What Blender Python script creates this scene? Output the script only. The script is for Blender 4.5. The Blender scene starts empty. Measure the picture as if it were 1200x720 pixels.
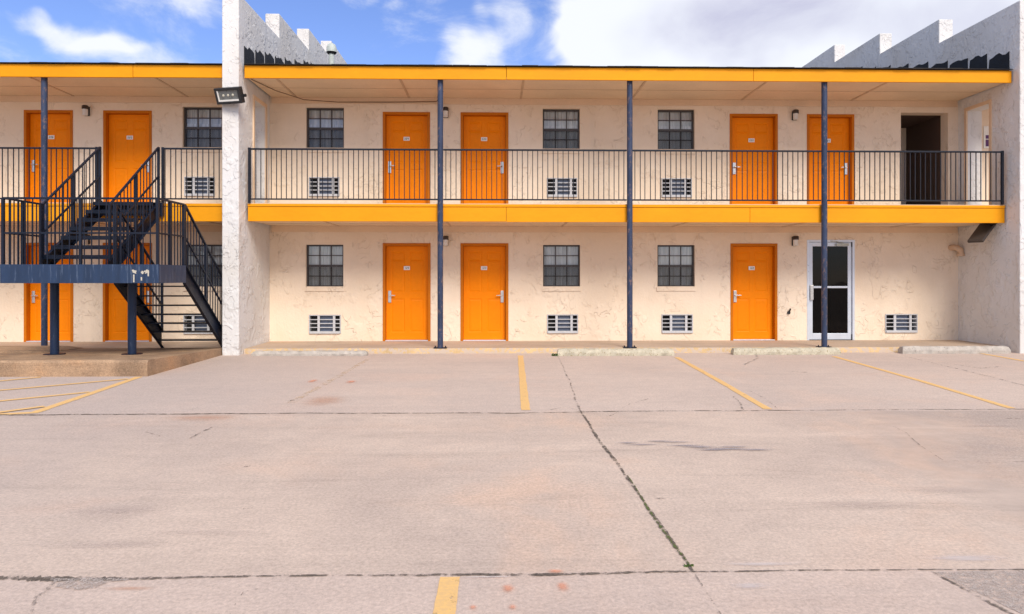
import bpy, bmesh, math, random
from mathutils import Vector, noise as mnoise
random.seed(7)
R = math.radians
sc = bpy.context.scene
COL = sc.collection

# ------------------------------------------------------------------ camera geometry
F, CU, HV, EYE, YAW = 822.0, 600.0, 325.0, 1.5, R(1.3)
DW = 15.4            # front face of the motel wall
def ray(u, v):
    a = (u - CU) / F; b = (HV - v) / F
    return (a*math.cos(YAW) + math.sin(YAW), -a*math.sin(YAW) + math.cos(YAW), b)
def at(u, v, Y):     # a point on the plane y = Y
    d = ray(u, v); t = Y/d[1]
    return (d[0]*t, Y, EYE + d[2]*t)
def ax(u, Y=DW): return at(u, 300, Y)[0]
def gr(u, v, z=0.0): # a point on the ground
    d = ray(u, v); t = (z-EYE)/d[2]
    return (d[0]*t, d[1]*t, z)

# ------------------------------------------------------------------ materials
def newmat(name):
    m = bpy.data.materials.new(name); m.use_nodes = True
    nt = m.node_tree; nt.nodes.clear()
    out = nt.nodes.new('ShaderNodeOutputMaterial')
    return m, nt, out
class N:
    """small node helper"""
    def __init__(s, nt): s.nt = nt
    def node(s, t, **kw):
        n = s.nt.nodes.new(t)
        for k, v in kw.items(): setattr(n, k, v)
        return n
    def put(s, sock, v):
        if isinstance(v, bpy.types.NodeSocket): s.nt.links.new(v, sock)
        elif v is not None:
            try: sock.default_value = v
            except Exception: sock.default_value = (*v, 1.0)
    def math(s, op, a, b=None, c=None, clamp=False):
        n = s.node('ShaderNodeMath', operation=op, use_clamp=clamp)
        s.put(n.inputs[0], a)
        if b is not None: s.put(n.inputs[1], b)
        if c is not None: s.put(n.inputs[2], c)
        return n.outputs[0]
    def vmath(s, op, a, b=None, out=0):
        n = s.node('ShaderNodeVectorMath', operation=op)
        s.put(n.inputs[0], a)
        if b is not None: s.put(n.inputs[1], b)
        return n.outputs[out]
    def noise(s, vec, scale, detail=3, rough=.55, dist=0.0, out=0):
        n = s.node('ShaderNodeTexNoise')
        s.put(n.inputs['Vector'], vec); n.inputs['Scale'].default_value = scale
        n.inputs['Detail'].default_value = detail; n.inputs['Roughness'].default_value = rough
        n.inputs['Distortion'].default_value = dist
        return n.outputs[out]
    def step(s, v, lo, hi):
        n = s.node('ShaderNodeMapRange', interpolation_type='SMOOTHSTEP')
        s.put(n.inputs[0], v); n.inputs[1].default_value = lo; n.inputs[2].default_value = hi
        return n.outputs[0]
    def rng(s, v, lo, hi, a, b):
        n = s.node('ShaderNodeMapRange')
        s.put(n.inputs[0], v); n.inputs[1].default_value = lo; n.inputs[2].default_value = hi
        n.inputs[3].default_value = a; n.inputs[4].default_value = b
        return n.outputs[0]
    def mix(s, f, a, b, mode='MIX'):
        n = s.node('ShaderNodeMix', data_type='RGBA', blend_type=mode)
        s.put(n.inputs[0], f); s.put(n.inputs[6], a); s.put(n.inputs[7], b)
        return n.outputs[2]
    def scale(s, vec, sc_):
        return s.vmath('MULTIPLY', vec, sc_)
    def obj(s): return s.node('ShaderNodeTexCoord').outputs['Object']
    def pos(s): return s.node('ShaderNodeNewGeometry').outputs['Position']
    def bump(s, h, strength=.3, dist=.01):
        n = s.node('ShaderNodeBump'); n.inputs['Strength'].default_value = strength
        n.inputs['Distance'].default_value = dist; s.put(n.inputs['Height'], h)
        return n.outputs[0]
    def bsdf(s, color, rough=.6, metal=0, normal=None, spec=.5, alpha=None):
        n = s.node('ShaderNodeBsdfPrincipled')
        s.put(n.inputs['Base Color'], color); s.put(n.inputs['Roughness'], rough)
        n.inputs['Metallic'].default_value = metal; n.inputs['Specular IOR Level'].default_value = spec
        if normal is not None: s.put(n.inputs['Normal'], normal)
        if alpha is not None: s.put(n.inputs['Alpha'], alpha)
        return n.outputs[0]
    def out(s, shader, out): s.nt.links.new(shader, out.inputs[0])

def c4(c): return (*c, 1.0)

def paint(name, col, rough=.5, var=.12, scale=3.0, metal=0, wear=None, wearamt=.6, bump=0.0, spec=.5, stretch=(1,1,1)):
    m, nt, out = newmat(name); n = N(nt)
    p = n.scale(n.pos(), stretch)
    a = n.noise(p, scale, 4)
    b = n.noise(p, scale*14, 3)
    f = n.math('ADD', n.math('MULTIPLY', a, .7), n.math('MULTIPLY', b, .3))
    f = n.rng(f, .3, .7, 1-var, 1+var)
    colr = n.vmath('SCALE', c4(col)[:3]); 
    sn = colr.node; nt.links.new(f, sn.inputs['Scale'])
    cc = colr
    if wear:
        w = n.step(n.noise(n.scale(n.pos(), stretch), scale*4, 6, .7), wearamt, wearamt+.06)
        cc = n.mix(w, cc, c4(wear))
    nm = n.bump(b, bump, .005) if bump else None
    r = n.rng(a, .3, .7, rough-.08, rough+.08)
    n.out(n.bsdf(cc, r, metal, nm, spec), out)
    return m

def stucco(name, col, dirt, relief=.6, linemask=.52, dirtamt=.55, sc_=1.0, off=0.0, ridge=.6):
    m, nt, out = newmat(name); n = N(nt)
    p0 = n.vmath('ADD', n.pos(), (off, off*.37, off*.71))
    p = n.scale(p0, (1, 1, .85))
    # hand trowelled plates: ragged edges where a noise crosses a level, present only in patches
    n1 = n.noise(p, 2.6*sc_, 3.5, .5, .9)
    d1 = n.math('ABSOLUTE', n.math('SUBTRACT', n1, .5))
    l1 = n.math('SUBTRACT', 1.0, n.step(d1, .002, .012))
    n2 = n.noise(p, 4.3*sc_, 3.0, .5, 1.2)
    d2 = n.math('ABSOLUTE', n.math('SUBTRACT', n2, .54))
    l2 = n.math('SUBTRACT', 1.0, n.step(d2, .002, .011))
    mk = n.step(n.noise(p, 2.1*sc_, 3), linemask, linemask+.1)
    mk2 = n.step(n.noise(n.vmath('ADD', p, (7.3, 2.2, 4.1)), 2.7*sc_, 3), linemask, linemask+.1)
    lines = n.math('MAXIMUM', n.math('MULTIPLY', l1, mk), n.math('MULTIPLY', l2, mk2))
    plate = n.math('ADD', n.math('MULTIPLY', n.step(n1, .485, .515), mk), n.math('MULTIPLY', n.step(n2, .525, .555), mk2))
    fine = n.noise(p, 22, 4, .65)
    h = n.math('ADD', n.math('MULTIPLY', plate, .8), n.math('MULTIPLY', fine, .5))
    h = n.math('ADD', h, n.math('MULTIPLY', lines, ridge))
    nm = n.bump(h, relief, .018)
    big = n.noise(p0, .55, 4, .6)
    streak = n.noise(n.scale(p0, (5, 5, .35)), 1.0, 4, .6)
    base = n.mix(n.step(big, .35, .68), c4(col), c4([c*k for c, k in zip(col, (.92, .89, .85))]))
    base = n.mix(n.math('MULTIPLY', n.step(streak, .5, .75), .35), base, c4([c*.86 for c in col]))
    base = n.mix(n.math('MULTIPLY', n.rng(fine, .3, .7, 0, 1), .12), base, c4([c*.7 for c in col]))
    base = n.mix(n.math('MULTIPLY', lines, dirtamt), base, c4(dirt))
    n.out(n.bsdf(base, .85, 0, nm, .2), out)
    return m

def concrete(name, ca, cb, cc, speck=.5, scale=1.0, bump=.25, panels=False, lay=1.0):
    m, nt, out = newmat(name); n = N(nt)
    p = n.pos()
    big = n.noise(p, .38*scale, 6, .62, .4)
    warm = n.noise(n.vmath('ADD', p, (31, 17, 0)), .5*scale, 5, .62, .5)
    streak = n.noise(n.scale(p, (.30, 2.6, 9*lay)), 1.0*scale, 7, .68, .8)
    mid = n.noise(p, 7, 5, .7)
    fine = n.noise(p, 42, 4, .9)
    col = n.mix(n.step(big, .36, .64), c4(ca), c4(cb))
    col = n.mix(n.math('MULTIPLY', n.step(warm, .48, .70), .75), col, c4(cc))
    col = n.mix(n.math('MULTIPLY', n.step(streak, .50, .74), .42), col, c4([x*.74 for x in cb]))
    col = n.mix(n.math('MULTIPLY', n.step(streak, .47, .27), .40), col, c4([min(1, x*1.18) for x in ca]))
    gr_ = fine
    if panels:
        sep = n.node('ShaderNodeSeparateXYZ'); n.put(sep.inputs[0], p)
        far = n.step(sep.outputs[1], 7.73, 7.78)
        col = n.mix(n.math('MULTIPLY', far, .45), col, c4((.56, .455, .39)))
        near = n.step(sep.outputs[1], 3.58, 3.54)
        col = n.mix(n.math('MULTIPLY', near, .45), col, c4((.56, .44, .375)))
        # exposed aggregate on the slab towards the right
        jx = n.math('SUBTRACT', sep.outputs[0], n.math('MULTIPLY', sep.outputs[1], 0.45))
        wearz = n.math('ADD', jx, n.math('MULTIPLY', n.math('SUBTRACT', big, .5), 4.0))
        ag = n.math('MULTIPLY', n.step(wearz, .2, 2.4), n.math('SUBTRACT', 1.0, far))
        g = n.math('MULTIPLY', ag, n.step(fine, .45, .56))
        col = n.mix(n.math('MULTIPLY', g, .62), col, c4((.22, .18, .165)))
        g2 = n.math('MULTIPLY', ag, n.step(fine, .45, .36))
        col = n.mix(n.math('MULTIPLY', g2, .55), col, c4((.70, .63, .57)))
        # dull grey film to the left where cars turn
        lx = n.math('ADD', n.math('MULTIPLY', sep.outputs[0], -1.0), n.math('MULTIPLY', n.math('SUBTRACT', warm, .5), 5.0))
        col = n.mix(n.math('MULTIPLY', n.step(lx, 1.0, 4.5), .38), col, c4((.43, .36, .33)))
    sp = n.math('ADD', n.math('MULTIPLY', fine, .82), n.math('MULTIPLY', mid, .18))
    k = n.rng(sp, .38, .62, 1-.26*speck, 1+.26*speck)
    v = n.vmath('SCALE', col); nt.links.new(k, v.node.inputs['Scale'])
    vo = n.node('ShaderNodeTexVoronoi'); n.put(vo.inputs['Vector'], n.vmath('ADD', p, n.vmath('SCALE', n.noise(p, 8, 2, out=1)))); vo.inputs['Scale'].default_value = 1.7
    ch = n.math('SUBTRACT', 1.0, n.step(vo.outputs['Distance'], .008, .022))
    colf = n.mix(n.math('MULTIPLY', ch, .7), v, c4((.08, .07, .065)))
    nm = n.bump(sp, bump, .01)
    n.out(n.bsdf(colf, .9, 0, nm, .15), out)
    return m

def decal(name, col, col2, scale=8, lo=.42, hi=.55, amount=1.0, rough=.85, stretch=(1,1,1), edge=False):
    """worn paint, stains and joint filler: patchy cover with the slab showing through"""
    m, nt, out = newmat(name); n = N(nt)
    p = n.scale(n.pos(), stretch)
    a = n.noise(p, scale, 6, .7)
    b = n.noise(p, scale*5, 4, .7)
    f = n.math('ADD', n.math('MULTIPLY', a, .6), n.math('MULTIPLY', b, .4))
    al = n.step(f, lo, hi)
    if edge:   # fades out towards the rim of the patch
        g = n.node('ShaderNodeTexCoord').outputs['Generated']
        q = n.vmath('SUBTRACT', n.vmath('MULTIPLY', g, (2, 2, 0)), (1, 1, 0))
        ln = n.vmath('LENGTH', q, out=1)
        fall = n.step(ln, 1.0, .0)
        al = n.math('MULTIPLY', n.step(n.math('ADD', f, n.math('MULTIPLY', fall, .35)), lo+.2, hi+.25), fall)
    al = n.math('MULTIPLY', al, amount)
    colr = n.mix(n.step(b, .35, .65), c4(col), c4(col2))
    n.out(n.bsdf(colr, rough, 0, None, .2, al), out)
    return m

def glassmat(name, tint=(.8,.85,.9), refl=.22, fr=.8):
    m, nt, out = newmat(name); n = N(nt)
    t = n.node('ShaderNodeBsdfTransparent'); t.inputs[0].default_value = c4(tint)
    g = n.node('ShaderNodeBsdfGlossy'); g.inputs['Roughness'].default_value = .03
    w = n.noise(n.pos(), 2.5, 2); nt.links.new(n.bump(w, .06, .02), g.inputs['Normal'])
    lw = n.node('ShaderNodeLayerWeight'); lw.inputs[0].default_value = .35
    f = n.math('ADD', n.math('MULTIPLY', lw.outputs['Fresnel'], fr), refl, clamp=True)
    mx = n.node('ShaderNodeMixShader'); n.put(mx.inputs[0], f)
    nt.links.new(t.outputs[0], mx.inputs[1]); nt.links.new(g.outputs[0], mx.inputs[2])
    n.out(mx.outputs[0], out)
    return m

def screenmat(name):
    m, nt, out = newmat(name); n = N(nt)
    n.out(n.bsdf(c4((.02,.02,.022)), .7, 0, None, .2, .45), out)
    return m

def curtainmat(name):
    m, nt, out = newmat(name); n = N(nt)
    a = n.noise(n.scale(n.pos(), (30, 1, .7)), 1.0, 4)
    col = n.mix(n.step(a, .3, .7), c4((.58,.58,.56)), c4((.90,.90,.87)))
    n.out(n.bsdf(col, .9, 0, None, .1), out)
    return m

M = {}
M['wall'] = stucco('cream_stucco', (.84,.695,.54), (.54,.38,.25), .70, .512, .16)
M['fin'] = stucco('white_stucco', (.73,.715,.70), (.60,.57,.54), .75, .455, .03, 1.15, 13.0, .2)
M['trim'] = paint('cream_trim_paint', (.74,.54,.36), .6, .08, 2.0)
M['soffit'] = paint('cream_soffit_paint', (.79,.60,.40), .7, .10, 1.2, wear=(.42,.27,.15), wearamt=.74)
M['seam'] = paint('brown_soffit_seam', (.58,.41,.26), .7, .2, 6.0)
M['fascia'] = paint('yellow_orange_fascia_paint', (.76,.305,.006), .5, .10, 1.5, spec=.15, wear=(.50,.21,.03), wearamt=.68, stretch=(.4,1,1))
M['door'] = paint('orange_door_paint', (.88,.235,.001), .5, .09, 1.3, spec=.12, wear=(.62,.17,.01), wearamt=.70)
M['frame'] = paint('orange_frame_paint', (.52,.145,.003), .5, .10, 3.0, spec=.15, wear=(.30,.14,.05), wearamt=.70)
M['post'] = paint('chipped_navy_post_paint', (.034,.048,.092), .45, .3, 4.0, spec=.25, wear=(.14,.10,.10), wearamt=.55, stretch=(1,1,.5))
M['rail'] = paint('dark_navy_rail_paint', (.010,.013,.022), .5, .2, 4.0, spec=.25)
M['stair'] = paint('black_navy_stair_paint', (.006,.010,.022), .45, .3, 4.0, spec=.3, wear=(.03,.034,.045), wearamt=.66)
M['beam'] = paint('streaked_blue_beam_paint', (.010,.029,.074), .45, .30, 2.5, wear=(.06,.09,.15), wearamt=.56, stretch=(3.5,3.5,.22))
M['stairpost'] = paint('navy_stair_post_paint', (.010,.022,.055), .45, .3, 4.0, spec=.3, wear=(.04,.055,.09), wearamt=.60, stretch=(2,2,.3))
M['bronze'] = paint('dark_bronze_aluminium', (.045,.035,.03), .4, .15, 4.0)
M['alu'] = paint('pale_aluminium', (.62,.66,.72), .35, .06, 4.0, metal=.3)
M['steel'] = paint('brushed_steel', (.62,.60,.56), .3, .08, 9.0, metal=.85)
M['white'] = paint('white_plate', (.82,.80,.75), .5, .05, 8.0)
M['ink'] = paint('dark_ink', (.05,.045,.04), .6, .05, 8.0)
M['acwhite'] = paint('off_white_grille_paint', (.52,.52,.53), .5, .08, 9.0, wear=(.42,.36,.30), wearamt=.70)
M['coil'] = paint('blue_grey_coil', (.12,.145,.20), .5, .25, 14.0)
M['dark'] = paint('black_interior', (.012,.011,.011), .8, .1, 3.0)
M['darkwall'] = paint('passage_shade_plaster', (.085,.05,.035), .8, .1, 2.0)  # passage walls coloured dark to stand in for the shade inside
M['black'] = paint('black_housing_paint', (.015,.016,.018), .4, .15, 6.0)
M['shingle'] = paint('dark_shingle', (.045,.042,.040), .9, .4, 5.0, bump=.6, spec=.2)
M['tar'] = paint('black_tar_flashing', (.012,.012,.013), .65, .4, 9.0, bump=.8, spec=.3)
M['vent'] = paint('weathered_galvanised', (.48,.52,.48), .55, .22, 12.0, wear=(.26,.28,.24), wearamt=.56)
M['led'] = paint('pale_led', (.55,.52,.42), .4, .05, 9.0)
M['reflector'] = paint('grey_reflector', (.16,.17,.165), .3, .2, 9.0, metal=.2)
M['lampglass'] = paint('frosted_lamp_tube', (.70,.66,.60), .4, .08, 9.0)
M['tan'] = paint('tan_painted_pipe', (.60,.42,.28), .5, .1, 6.0)
M['purple'] = paint('purple_print', (.10,.03,.13), .6, .2, 20.0)
M['curtain'] = curtainmat('pale_curtain_cloth')
M['glass'] = glassmat('window_glass', (.92,.95,.97), .06, .5)
M['darkglass'] = glassmat('tinted_door_glass', (.12,.10,.10), .012, .14)
M['screen'] = screenmat('insect_screen')
M['lot'] = concrete('weathered_lot_concrete', (.59,.462,.372), (.50,.392,.322), (.65,.455,.335), .75, 1.0, .4, True)
M['walk'] = concrete('sidewalk_concrete', (.50,.38,.28), (.42,.32,.24), (.50,.35,.24), .5, 1.5, .3)
M['pad'] = concrete('brown_pad_concrete', (.44,.29,.18), (.27,.18,.115), (.50,.29,.155), 1.1, 2.5, .8)
M['kerb'] = paint('worn_yellow_kerb', (.60,.41,.20), .85, .25, 3.0, wear=(.50,.39,.30), wearamt=.46, bump=.6)
M['stop'] = paint('chipped_wheel_stop_concrete', (.50,.45,.34), .9, .3, 9.0, wear=(.30,.24,.15), wearamt=.55, bump=.8, spec=.2)
M['stopgrey'] = paint('grey_wheel_stop_concrete', (.46,.41,.355), .9, .3, 9.0, wear=(.22,.19,.17), wearamt=.58, bump=.8, spec=.2)
M['stripe'] = decal('worn_yellow_stripe_paint', (.85,.53,.20), (.76,.48,.21), 9, .33, .43, .92)
M['ghost'] = decal('faded_stripe_paint', (.74,.52,.30), (.66,.48,.31), 6, .46, .62, .6)
M['joint'] = decal('joint_filler', (.06,.05,.042), (.20,.16,.125), 9, .42, .54, .9)
M['thin'] = decal('hairline_crack', (.12,.10,.09), (.24,.20,.165), 8, .46, .58, .65)
M['moss'] = decal('mossy_joint', (.10,.16,.03), (.12,.10,.055), 18, .42, .52, .95)
M['oil'] = decal('oil_stain', (.24,.225,.25), (.33,.30,.315), 9, .36, .66, .75, stretch=(1.2,7,1), edge=True)
M['film'] = decal('tyre_film', (.36,.30,.285), (.44,.36,.33), 3, .36, .66, .18, stretch=(.7,5,1), edge=True)
M['smear'] = decal('lime_smear', (.72,.64,.60), (.66,.58,.54), 3, .36, .66, .6, stretch=(.7,4,1), edge=True)
M['orange_spot'] = decal('orange_marking_paint', (.80,.30,.15), (.72,.36,.24), 26, .32, .62, .65, edge=True)
M['rust_spot'] = decal('rusty_blush', (.66,.38,.24), (.60,.38,.28), 5, .30, .6, .45, stretch=(.6,3,1), edge=True)
M['patch'] = decal('crumbled_concrete', (.27,.215,.19), (.62,.53,.46), 26, .40, .56, .75)
M['grass'] = paint('weed_green', (.065,.115,.022), .7, .4, 30.0)
M['splat'] = paint('dry_paint_splat', (.50,.46,.38), .8, .2, 30.0)
M['cable'] = paint('brown_cable', (.16,.09,.05), .6, .1, 5.0)

# ------------------------------------------------------------------ mesh helpers
class MB:
    def __init__(s): s.v = []; s.f = []; s.mi = []; s.sm = []
    def add(s, vs, fs, mi=0, smooth=False):
        o = len(s.v); s.v += [tuple(v) for v in vs]
        for f in fs: s.f.append(tuple(o+i for i in f)); s.mi.append(mi); s.sm.append(smooth)
        return s
    def box(s, x0, x1, y0, y1, z0, z1, mi=0):
        vs = [(x0,y0,z0),(x1,y0,z0),(x1,y1,z0),(x0,y1,z0),(x0,y0,z1),(x1,y0,z1),(x1,y1,z1),(x0,y1,z1)]
        return s.add(vs, [(0,3,2,1),(4,5,6,7),(0,1,5,4),(1,2,6,5),(2,3,7,6),(3,0,4,7)], mi)
    def bar(s, a, b, w, h, mi=0, up=(0,0,1)):
        a, b = Vector(a), Vector(b); d = (b-a).normalized(); up = Vector(up)
        sx = d.cross(up)
        if sx.length < 1e-4: sx = d.cross(Vector((0,1,0)))
        sx.normalize(); sy = sx.cross(d).normalized()
        vs = [p + sx*(w/2*i) + sy*(h/2*j) for p in (a, b) for i, j in ((-1,-1),(1,-1),(1,1),(-1,1))]
        return s.add(vs, [(0,1,2,3),(7,6,5,4),(0,4,5,1),(1,5,6,2),(2,6,7,3),(3,7,4,0)], mi)
    def tube(s, pts, r, n=12, mi=0, caps=True):
        pts = [Vector(p) for p in pts]; rs = r if isinstance(r, (list, tuple)) else [r]*len(pts)
        vs = []; ref = None
        for i, p in enumerate(pts):
            d = (pts[min(i+1, len(pts)-1)] - pts[max(i-1, 0)]).normalized()
            if ref is None: ref = d.cross(Vector((0,0,1)) if abs(d.z) < .9 else Vector((1,0,0))).normalized()
            e1 = (ref - d*ref.dot(d)).normalized(); e2 = d.cross(e1); ref = e1
            for k in range(n):
                a = 2*math.pi*k/n
                vs.append(p + e1*(math.cos(a)*rs[i]) + e2*(math.sin(a)*rs[i]))
        fs = []
        for i in range(len(pts)-1):
            for k in range(n): fs.append((i*n+k, i*n+(k+1)%n, (i+1)*n+(k+1)%n, (i+1)*n+k))
        s.add(vs, fs, mi, True)
        if caps:
            o = len(s.v)
            s.add(vs[:n], [tuple(range(n-1, -1, -1))], mi); s.add(vs[-n:], [tuple(range(n))], mi)
        return s
    def prism_x(s, poly, x0, x1, mi=0):     # poly of (y, z)
        n = len(poly); vs = [(x0, y, z) for y, z in poly] + [(x1, y, z) for y, z in poly]
        fs = [tuple(range(n)), tuple(range(2*n-1, n-1, -1))] + [(i, i+n, (i+1)%n+n, (i+1)%n) for i in range(n)]
        return s.add(vs, fs, mi)
    def prism_y(s, poly, y0, y1, mi=0):     # poly of (x, z)
        n = len(poly); vs = [(x, y0, z) for x, z in poly] + [(x, y1, z) for x, z in poly]
        fs = [tuple(range(n)), tuple(range(2*n-1, n-1, -1))] + [(i, (i+1)%n, (i+1)%n+n, i+n) for i in range(n)]
        return s.add(vs, fs, mi)
    def grid(s, axis, us, zs, full, lo, hi, mi=0):
        """a wall plate with openings: only the outer faces and the reveals of the openings"""
        def P(u, d, z): return (u, d, z) if axis == 'x' else (d, u, z)
        nu, nz = len(us)-1, len(zs)-1
        occ = [[full((us[i]+us[i+1])/2, (zs[j]+zs[j+1])/2) for j in range(nz)] for i in range(nu)]
        def g(i, j): return 0 <= i < nu and 0 <= j < nz and occ[i][j]
        for i in range(nu):
            for j in range(nz):
                if not occ[i][j]: continue
                a, b, c, d = us[i], us[i+1], zs[j], zs[j+1]
                q = [(0,1,2,3)]
                s.add([P(a,lo,c),P(b,lo,c),P(b,lo,d),P(a,lo,d)], q, mi)
                s.add([P(a,hi,c),P(a,hi,d),P(b,hi,d),P(b,hi,c)], q, mi)
                if not g(i-1,j): s.add([P(a,lo,c),P(a,lo,d),P(a,hi,d),P(a,hi,c)], q, mi)
                if not g(i+1,j): s.add([P(b,lo,c),P(b,hi,c),P(b,hi,d),P(b,lo,d)], q, mi)
                if not g(i,j-1): s.add([P(a,lo,c),P(a,hi,c),P(b,hi,c),P(b,lo,c)], q, mi)
                if not g(i,j+1): s.add([P(a,lo,d),P(b,lo,d),P(b,hi,d),P(a,hi,d)], q, mi)
        return s
    def build(s, name, mats, parent=None, bevel=0.0, weld=False):
        org = ORG.get(parent.name, Vector((0,0,0))) if parent else Vector((0,0,0))
        me = bpy.data.meshes.new(name)
        me.from_pydata([tuple(Vector(v)-org) for v in s.v], [], s.f)
        for m in (mats if isinstance(mats, (list, tuple)) else [mats]): me.materials.append(m)
        for p, mi, sm in zip(me.polygons, s.mi, s.sm): p.material_index = mi; p.use_smooth = sm
        bm = bmesh.new(); bm.from_mesh(me)
        if weld: bmesh.ops.remove_doubles(bm, verts=bm.verts, dist=.0005)
        bmesh.ops.recalc_face_normals(bm, faces=bm.faces)
        bm.to_mesh(me); bm.free(); me.update()
        o = bpy.data.objects.new(name, me); COL.objects.link(o)
        if parent: o.parent = parent
        ORG[o.name] = org
        if bevel:
            b = o.modifiers.new('bevel', 'BEVEL'); b.width = bevel; b.segments = 2; b.limit_method = 'ANGLE'; b.angle_limit = R(40)
        return o
ORG = {}
def tag(o, label=None, cat=None, group=None, kind=None):
    if label: o['label'] = label
    if cat: o['category'] = cat
    if group: o['group'] = group
    if kind: o['kind'] = kind
    return o
def empty(name, loc, label=None, cat=None, group=None):
    o = bpy.data.objects.new(name, None); COL.objects.link(o); o.location = loc; o.empty_display_size = .1
    ORG[o.name] = Vector(loc)
    return tag(o, label, cat, group)
def copy_tree(o, parent=None):
    c = o.copy(); COL.objects.link(c)
    if parent: c.parent = parent
    for ch in list(o.children): copy_tree(ch, c)
    return c
def repeat(o, offsets):
    """copies of a part (shared mesh) next to it under the same parent"""
    for d in offsets:
        c = o.copy(); COL.objects.link(c); c.parent = o.parent; c.location = Vector(o.location) + Vector(d)
def structure(o): o['kind'] = 'structure'; return o

# ------------------------------------------------------------------ levels (metres)
Z_WALK, Z_FLOOR, Z_SLAB, Z_SOFFIT = .10, 2.95, 2.62, 5.42
Y_EDGE, Y_POST, Y_RFASC, Y_SFASC, Y_FIN = 13.82, 13.87, 13.74, 13.93, 13.56
FIN_L0, FIN_L1 = ax(260, Y_FIN), ax(316, DW)       # left fin: outer and inner face
FIN_R0, FIN_R1 = ax(1123, DW), ax(1123, DW) + .33
X0, X1 = -17.0, 15.0
SLOPE = .25

# ------------------------------------------------------------------ ground
g = MB(); s_ = 160
g.add([(-s_,-s_,0),(s_,-s_,0),(s_,s_,0),(-s_,s_,0)], [(0,1,2,3)])
structure(g.build('parking_lot', M['lot']))

w = MB()
w.box(FIN_L1+.002, FIN_R0-.002, Y_EDGE+.06, DW+.05, -.1, Z_WALK)
w.box(X0, FIN_L0-.002, Y_EDGE+.06, DW+.05, -.1, Z_WALK)
w.box(FIN_R1+.002, X1, Y_EDGE+.06, DW+.05, -.1, Z_WALK)
structure(w.build('sidewalk', M['walk'], bevel=.006))
k = MB()
for a, b in ((FIN_L1+.004, FIN_R0-.004), (FIN_R1+.004, X1)):
    n_ = max(2, int((b-a)/.25)); top = []; bot = []
    for i in range(n_+1):
        x = a + (b-a)*i/n_; jy = random.uniform(-.006, .006); jz = random.uniform(-.006, .002)
        top.append((x, jy, jz))
    for i in range(n_):
        (xa, ya, za), (xb, yb, zb) = top[i], top[i+1]
        y0, y1 = Y_EDGE, Y_EDGE+.058
        vs = [(xa,y0-.015+ya,-.05),(xb,y0-.015+yb,-.05),(xb,y0+yb,Z_WALK-.012+zb),(xa,y0+ya,Z_WALK-.012+za),(xa,y0+.014+ya,Z_WALK+.002+za),(xb,y0+.014+yb,Z_WALK+.002+zb),(xb,y1,Z_WALK+.002),(xa,y1,Z_WALK+.002)]
        k.add(vs, [(0,1,2,3),(3,2,5,4),(4,5,6,7)], 0, True)
structure(k.build('kerb', M['kerb'], weld=True))

# the raised concrete pad under the stairs: its top falls gently towards the wall
pd = MB(); y0, y1 = 10.72, Y_EDGE+.055; xa, xb = X0, FIN_L0-.012
nx = 60
def padz(y, y0=10.72, y1=Y_EDGE+.055): return .245 + (y-y0)/(y1-y0)*(.118-.245)
rows = []
for (yy, zz, jit) in ((y0, -.05, .0), (y0-.004, .10, .012), (y0+.002, .21, .016), (y0+.03, padz(y0), .010), (12.0, padz(12.0), 0), (y1, padz(y1), 0)):
    row = []
    for i in range(nx+1):
        x = xa + (xb-xa)*(1-(1-i/nx)**1.0)
        j = mnoise.noise(Vector((x*3.1, zz*9, 0)))*jit*1.6
        row.append((x, yy+j, zz+j*.3))
    rows.append(row)
vs = [p for r_ in rows for p in r_]; fs = []
for r_ in range(len(rows)-1):
    for i in range(nx): fs.append((r_*(nx+1)+i, r_*(nx+1)+i+1, (r_+1)*(nx+1)+i+1, (r_+1)*(nx+1)+i))
pd.add(vs, fs)
side = [rows[r_][nx] for r_ in range(len(rows))]
pd.add(side + [(xb, y1, -.05)], [tuple(range(len(side)+1))])
structure(pd.build('concrete_pad', M['pad'], weld=True))
st = MB(); stx = ax(47, 12.4)
st.add([(X0,12.45,.1),(stx-.3,12.45,.1),(stx,12.6,.1),(X0,12.45,.225),(stx-.3,12.45,.215),(stx,12.6,.17),(X0,13.7,.20),(stx-.3,13.7,.18),(stx,13.7,.14)],
       [(0,1,4,3),(1,2,5,4),(3,4,7,6),(4,5,8,7)])
structure(st.build('concrete_step', M['pad']))

# ---- painted lines, joints, cracks and stains on the lot
def ribbon(name, pts, width, mat, z=.004, jit=0.0, sub=14, wob=0.0):
    """flat strip through ground points; width in metres, rim and line slightly irregular"""
    P3 = []
    for i in range(len(pts)-1):
        a, b = Vector(pts[i]), Vector(pts[i+1])
        for k_ in range(sub): P3.append(a.lerp(b, k_/sub))
    P3.append(Vector(pts[-1]))
    ws = width if isinstance(width, (list, tuple)) else [width, width]
    vs = []; n_ = len(P3)
    for i, p in enumerate(P3):
        d = (P3[min(i+1, n_-1)]-P3[max(i-1, 0)]); d.z = 0; d.normalize(); nrm = Vector((-d.y, d.x, 0))
        t = i/(n_-1)*(len(ws)-1); j = min(int(t), len(ws)-2); wd = ws[j]+(ws[j+1]-ws[j])*(t-j)
        off = mnoise.noise(Vector((p.x*1.7+z*911, p.y*1.7, 0)))*wob
        e1 = wd/2*(1+random.uniform(-jit, jit)); e2 = wd/2*(1+random.uniform(-jit, jit))
        c = p + nrm*off
        vs.append((c.x+nrm.x*e1, c.y+nrm.y*e1, z)); vs.append((c.x-nrm.x*e2, c.y-nrm.y*e2, z))
    m_ = MB(); m_.add(vs, [(2*i, 2*i+1, 2*i+3, 2*i+2) for i in range(n_-1)])
    return structure(m_.build(name, mat))
def G(*uv): return [gr(u, v)[:2]+(0,) for u, v in uv]

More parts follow.
